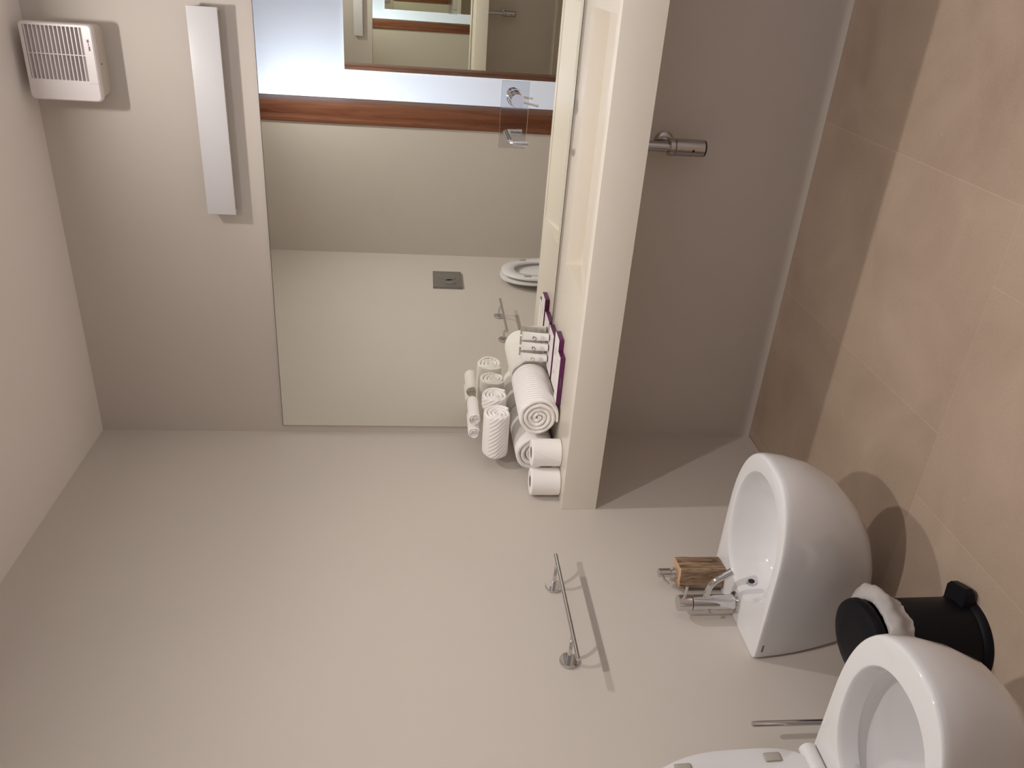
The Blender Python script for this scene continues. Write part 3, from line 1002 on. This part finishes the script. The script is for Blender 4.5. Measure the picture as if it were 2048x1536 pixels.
ZT = ZC + 0.0005
gB, gM, gS = 'large rolled bath towels on the counter', 'medium rolled towels on the stack', 'small rolled face towels on top'
towel_roll('bath_towel', (0.245, -0.300, ZT + 0.0755), (0.245, -0.012, ZT + 0.0755), 0.080, 0.077, 4.4, M['towel_fine'],
           'large white rolled bath towel lying beside the purple boxes, its spiral end facing out', gB, 1, start=2.49)
towel_roll('bath_towel', (0.085, -0.285, ZT + 0.0755), (0.083, -0.012, ZT + 0.0755), 0.077, 0.077, 3.9, M['towel'],
           'large white rolled bath towel lying against the left wall behind the toilet paper', gB, 5, start=5.4)
towel_roll('hand_towel', (0.214, -0.204, 1.0575), (0.050, -0.210, 1.0575), 0.064, 0.0565, 3.6, M['towel_band'],
           'medium white rolled towel with a ribbed border, front one on the bath towels', gM, 9, start=0.43)
towel_roll('hand_towel', (0.216, -0.072, 1.0565), (0.050, -0.072, 1.0565), 0.058, 0.055, 3.6, M['towel_band'],
           'medium white rolled towel touching the mirror, behind the ribbed front one', gM, 12, start=0.43)
towel_roll('face_towel', (0.168, -0.185, 1.1375), (0.166, -0.040, 1.1375), 0.0245, 0.0245, 3.6, M['towel'],
           'small white rolled towel on top of the stack, farther from the left wall', gS, 20, start=0.3)
towel_roll('face_towel', (0.114, -0.190, 1.1375), (0.114, -0.048, 1.1375), 0.0245, 0.0245, 3.2, M['towel'],
           'small white rolled towel on top of the stack, nearer the left wall', gS, 26, start=3.0)

# ================================================================ toilet paper
def paper_roll(x, y, label, rot):
    t = thing('toilet_paper_roll', (x, y, ZC), label, 'toilet paper', 'toilet paper rolls standing on the counter')
    R_, h = 0.0475, 0.102
    bm = NB()
    prof = [(0.021, 0.0), (R_ - 0.003, 0.0), (R_, 0.003), (R_, h - 0.003), (R_ - 0.003, h), (0.021, h), (0.021, 0.0)]
    lathe(bm, prof, (x, y, ZC + 0.0004), (0, 0, 1), 64)
    bmesh.ops.remove_doubles(bm, verts=bm.verts, dist=1e-6)
    obj('paper', bm, M['paper'], t, smooth=True)
    bm = NB()
    lathe(bm, [(0.0195, 0.001), (0.0208, 0.001), (0.0208, h - 0.0008), (0.0195, h - 0.0008), (0.0195, 0.001)], (x, y, ZC + 0.0004), (0, 0, 1), 40)
    obj('card_core', bm, M['card_core'], t, smooth=True, label='brown cardboard core')
    # outer sheet with its loose diagonal edge
    bm = NB()
    K = 20
    A, B = [], []
    for k in range(K + 1):
        q = k / K
        a0 = rot + (0.9 * q if rot < 3 else 0.08 * math.sin(q * 5))
        col = []
        for m_ in range(13):
            a = a0 + (rot + 2.6 - a0) * m_ / 12
            lift = 0.0011 if m_ == 0 else 0.0006
            col.append(bm.verts.new((x + (R_ + lift) * math.cos(a), y + (R_ + lift) * math.sin(a), ZC + 0.0035 + (h - 0.007) * q)))
        A.append(col)
    for c0, c1 in zip(A, A[1:]):
        for a_, b_, c_, d_ in zip(c0, c0[1:], c1[1:], c1):
            bm.faces.new((a_, b_, c_, d_))
    obj('outer_sheet', bm, M['paper'], t, smooth=True)
paper_roll(0.150, -0.366, 'white toilet paper roll standing on the counter, the one touching the towels', -1.75)
paper_roll(0.0535, -0.400, 'white toilet paper roll standing on the counter, the one against the left wall', 3.6)

# ================================================================ purple and white boxes
def card_box(x0, x1, y0, y1, label, prints):
    h = 0.018
    t = thing('toiletry_box', ((x0 + x1) / 2, (y0 + y1) / 2, ZC), label, 'box', 'flat purple and white boxes on the counter')
    z = ZC + 0.0004
    obj('purple_sleeve', box(NB(), (x0, y0, z), (x1, y1, z + h - 0.0008), 0.0006), M['purple'], t, smooth=True)
    lid = obj('white_top', box(NB(), (x0 + 0.0004, y0 + 0.0004, z + h - 0.0008), (x1 - 0.0004, y1 - 0.0004, z + h), 0.0002), M['box_white'], t)
    for (a, b, c, d_) in prints:
        obj('printed_line', box(NB(), (a, c, z + h - 0.0001), (b, d_, z + h + 0.0002)), M['ink_soft'], lid)
    # flap seams on the end
    obj('end_flap', box(NB(), (x1 - 0.0002, y0 + 0.012, z + 0.002), (x1 + 0.0006, y1 - 0.012, z + h - 0.003), 0.0002), M['purple'], t)
    return t, z + h
b1, zb = card_box(0.290, 0.472, -0.281, -0.230, 'flat purple box with a white top nearest the counter edge, foremost of the three',
         [(0.45, 0.452, -0.27, -0.25), (0.32, 0.322, -0.262, -0.246)])
obj('side_print', box(NB(), (0.355, -0.2814, ZC + 0.0085), (0.395, -0.281, ZC + 0.0093)), M['ink_soft'], b1)
b2_, zb = card_box(0.318, 0.513, -0.228, -0.148, 'flat purple box with a printed white top, middle one of the three',
         [(0.44, 0.475, -0.195, -0.1935), (0.44, 0.468, -0.186, -0.1845), (0.43, 0.470, -0.177, -0.1755), (0.36, 0.364, -0.172, -0.166)])
bm = text_bm('e', 0.030, 0.0001, Matrix.Translation((0.372, -0.188, zb + 0.0001)) @ Matrix.Rotation(0.2, 4, 'Z'), 0.3)
obj('emblem', bm, M['ink_soft'], b2_)
card_box(0.313, 0.478, -0.118, -0.012, 'flat purple box with a white top touching the mirror, under the small tubes',
         [(0.45, 0.462, -0.100, -0.0985), (0.45, 0.458, -0.094, -0.0925)])

# ================================================================ toiletry tubes
def tube_bottle(x, y, label, ink):
    z0 = ZC + 0.0184 + 0.0004
    t = thing('toiletry_tube', (x, y, z0), label, 'tube', 'small white toiletry tubes')
    obj('cap', lathe(NB(), [(0, 0), (0.0105, 0), (0.011, 0.0008), (0.011, 0.005), (0, 0.005)], (x, y, z0), (0, 0, 1), 32), M['tube_cap'], t, smooth=True, label='dark purple cap')
    rings = []
    for k in range(13):
        q = k / 12
        z = z0 + 0.004 + 0.090 * q
        hx_ = 0.0135 + 0.0035 * q
        hy_ = 0.0125 * (1 - q ** 1.6) + 0.0007
        yo = 0.010 * q            # leans back towards the mirror
        rings.append([Vector((x + hx_ * sp(math.cos(2 * PI * m_ / 40), 0.9), y + yo + hy_ * math.sin(2 * PI * m_ / 40), z)) for m_ in range(40)])
    bd_ = obj('tube_body', loft(NB(), rings), M['tube_white'], t, smooth=True)
    # front face slope
    sl = math.atan2(-0.0005, 0.05)
    fy = y - 0.0060
    Mx = Matrix.Translation((x - 0.001, y - 0.0048, z0 + 0.052)) @ Matrix.Rotation(math.radians(90 - 12), 4, 'X') @ Matrix.Rotation(PI, 4, 'Z')
    bm = text_bm('e', 0.034, 0.0002, Mx, 0.4)
    for v in bm.verts:
        q = (v.co.z - z0 - 0.004) / 0.090
        hy_ = 0.0125 * (1 - q ** 1.6) + 0.0007
        hx_ = 0.0135 + 0.0035 * q
        k = max(0.0, 1 - ((v.co.x - x) / hx_) ** 2)
        v.co.y = y + 0.010 * q - hy_ * math.sqrt(k) - 0.0004
    obj('emblem', bm, ink, bd_)
    def lines(bm, sgn):
        for zz, w_ in ((0.031, 0.010), (0.026, 0.007), (0.0225, 0.008), (0.018, 0.006)) if sgn < 0 else ((0.082, 0.011), (0.078, 0.010), (0.045, 0.011), (0.040, 0.010), (0.024, 0.008), (0.020, 0.009), (0.016, 0.007)):
            q = (zz - 0.004) / 0.090
            hy_ = 0.0125 * (1 - q ** 1.6) + 0.0007
            hx_ = 0.0135 + 0.0035 * q
            K = 8
            for k in range(K):
                xa, xb = -w_ + 2 * w_ * k / K, -w_ + 2 * w_ * (k + 1) / K
                pts_ = []
                for xx in (xa, xb):
                    yy = y + 0.010 * q + sgn * (hy_ * math.sqrt(max(0, 1 - (xx / hx_) ** 2)) + 0.0003)
                    pts_.append((x + xx, yy))
                for dz0, dz1 in ((0, 0.0011),):
                    vs = [bm.verts.new((pts_[0][0], pts_[0][1], z0 + zz)), bm.verts.new((pts_[1][0], pts_[1][1], z0 + zz)),
                          bm.verts.new((pts_[1][0], pts_[1][1], z0 + zz + dz1)), bm.verts.new((pts_[0][0], pts_[0][1], z0 + zz + dz1))]
                    bm.faces.new(vs)
    for nm, sgn, keep in (('front_print', -1, (0, 1)), ('back_heading', 1, (0.07, 1)), ('back_print', 1, (0, 0.07))):
        bm = NB()
        lines(bm, sgn)
        zc_ = [v for v in bm.verts if not keep[0] < v.co.z - z0 < keep[1]]
        bmesh.ops.delete(bm, geom=zc_, context='VERTS')
        obj(nm, bm, M['ink_soft'], bd_)
    obj('crimp', box(NB(), (x - 0.0172, y + 0.0092, z0 + 0.092), (x + 0.0172, y + 0.0108, z0 + 0.1005), 0.0003), M['tube_white'], t)
tube_bottle(0.437, -0.040, 'small white toiletry tube with a grey emblem, the one nearest the tap', M['ink'])
tube_bottle(0.396, -0.040, 'small white toiletry tube with a grey emblem, middle one of the three', M['ink'])
tube_bottle(0.352, -0.040, 'small white toiletry tube with a lime green emblem beside the rolled towels', M['ink_lime'])
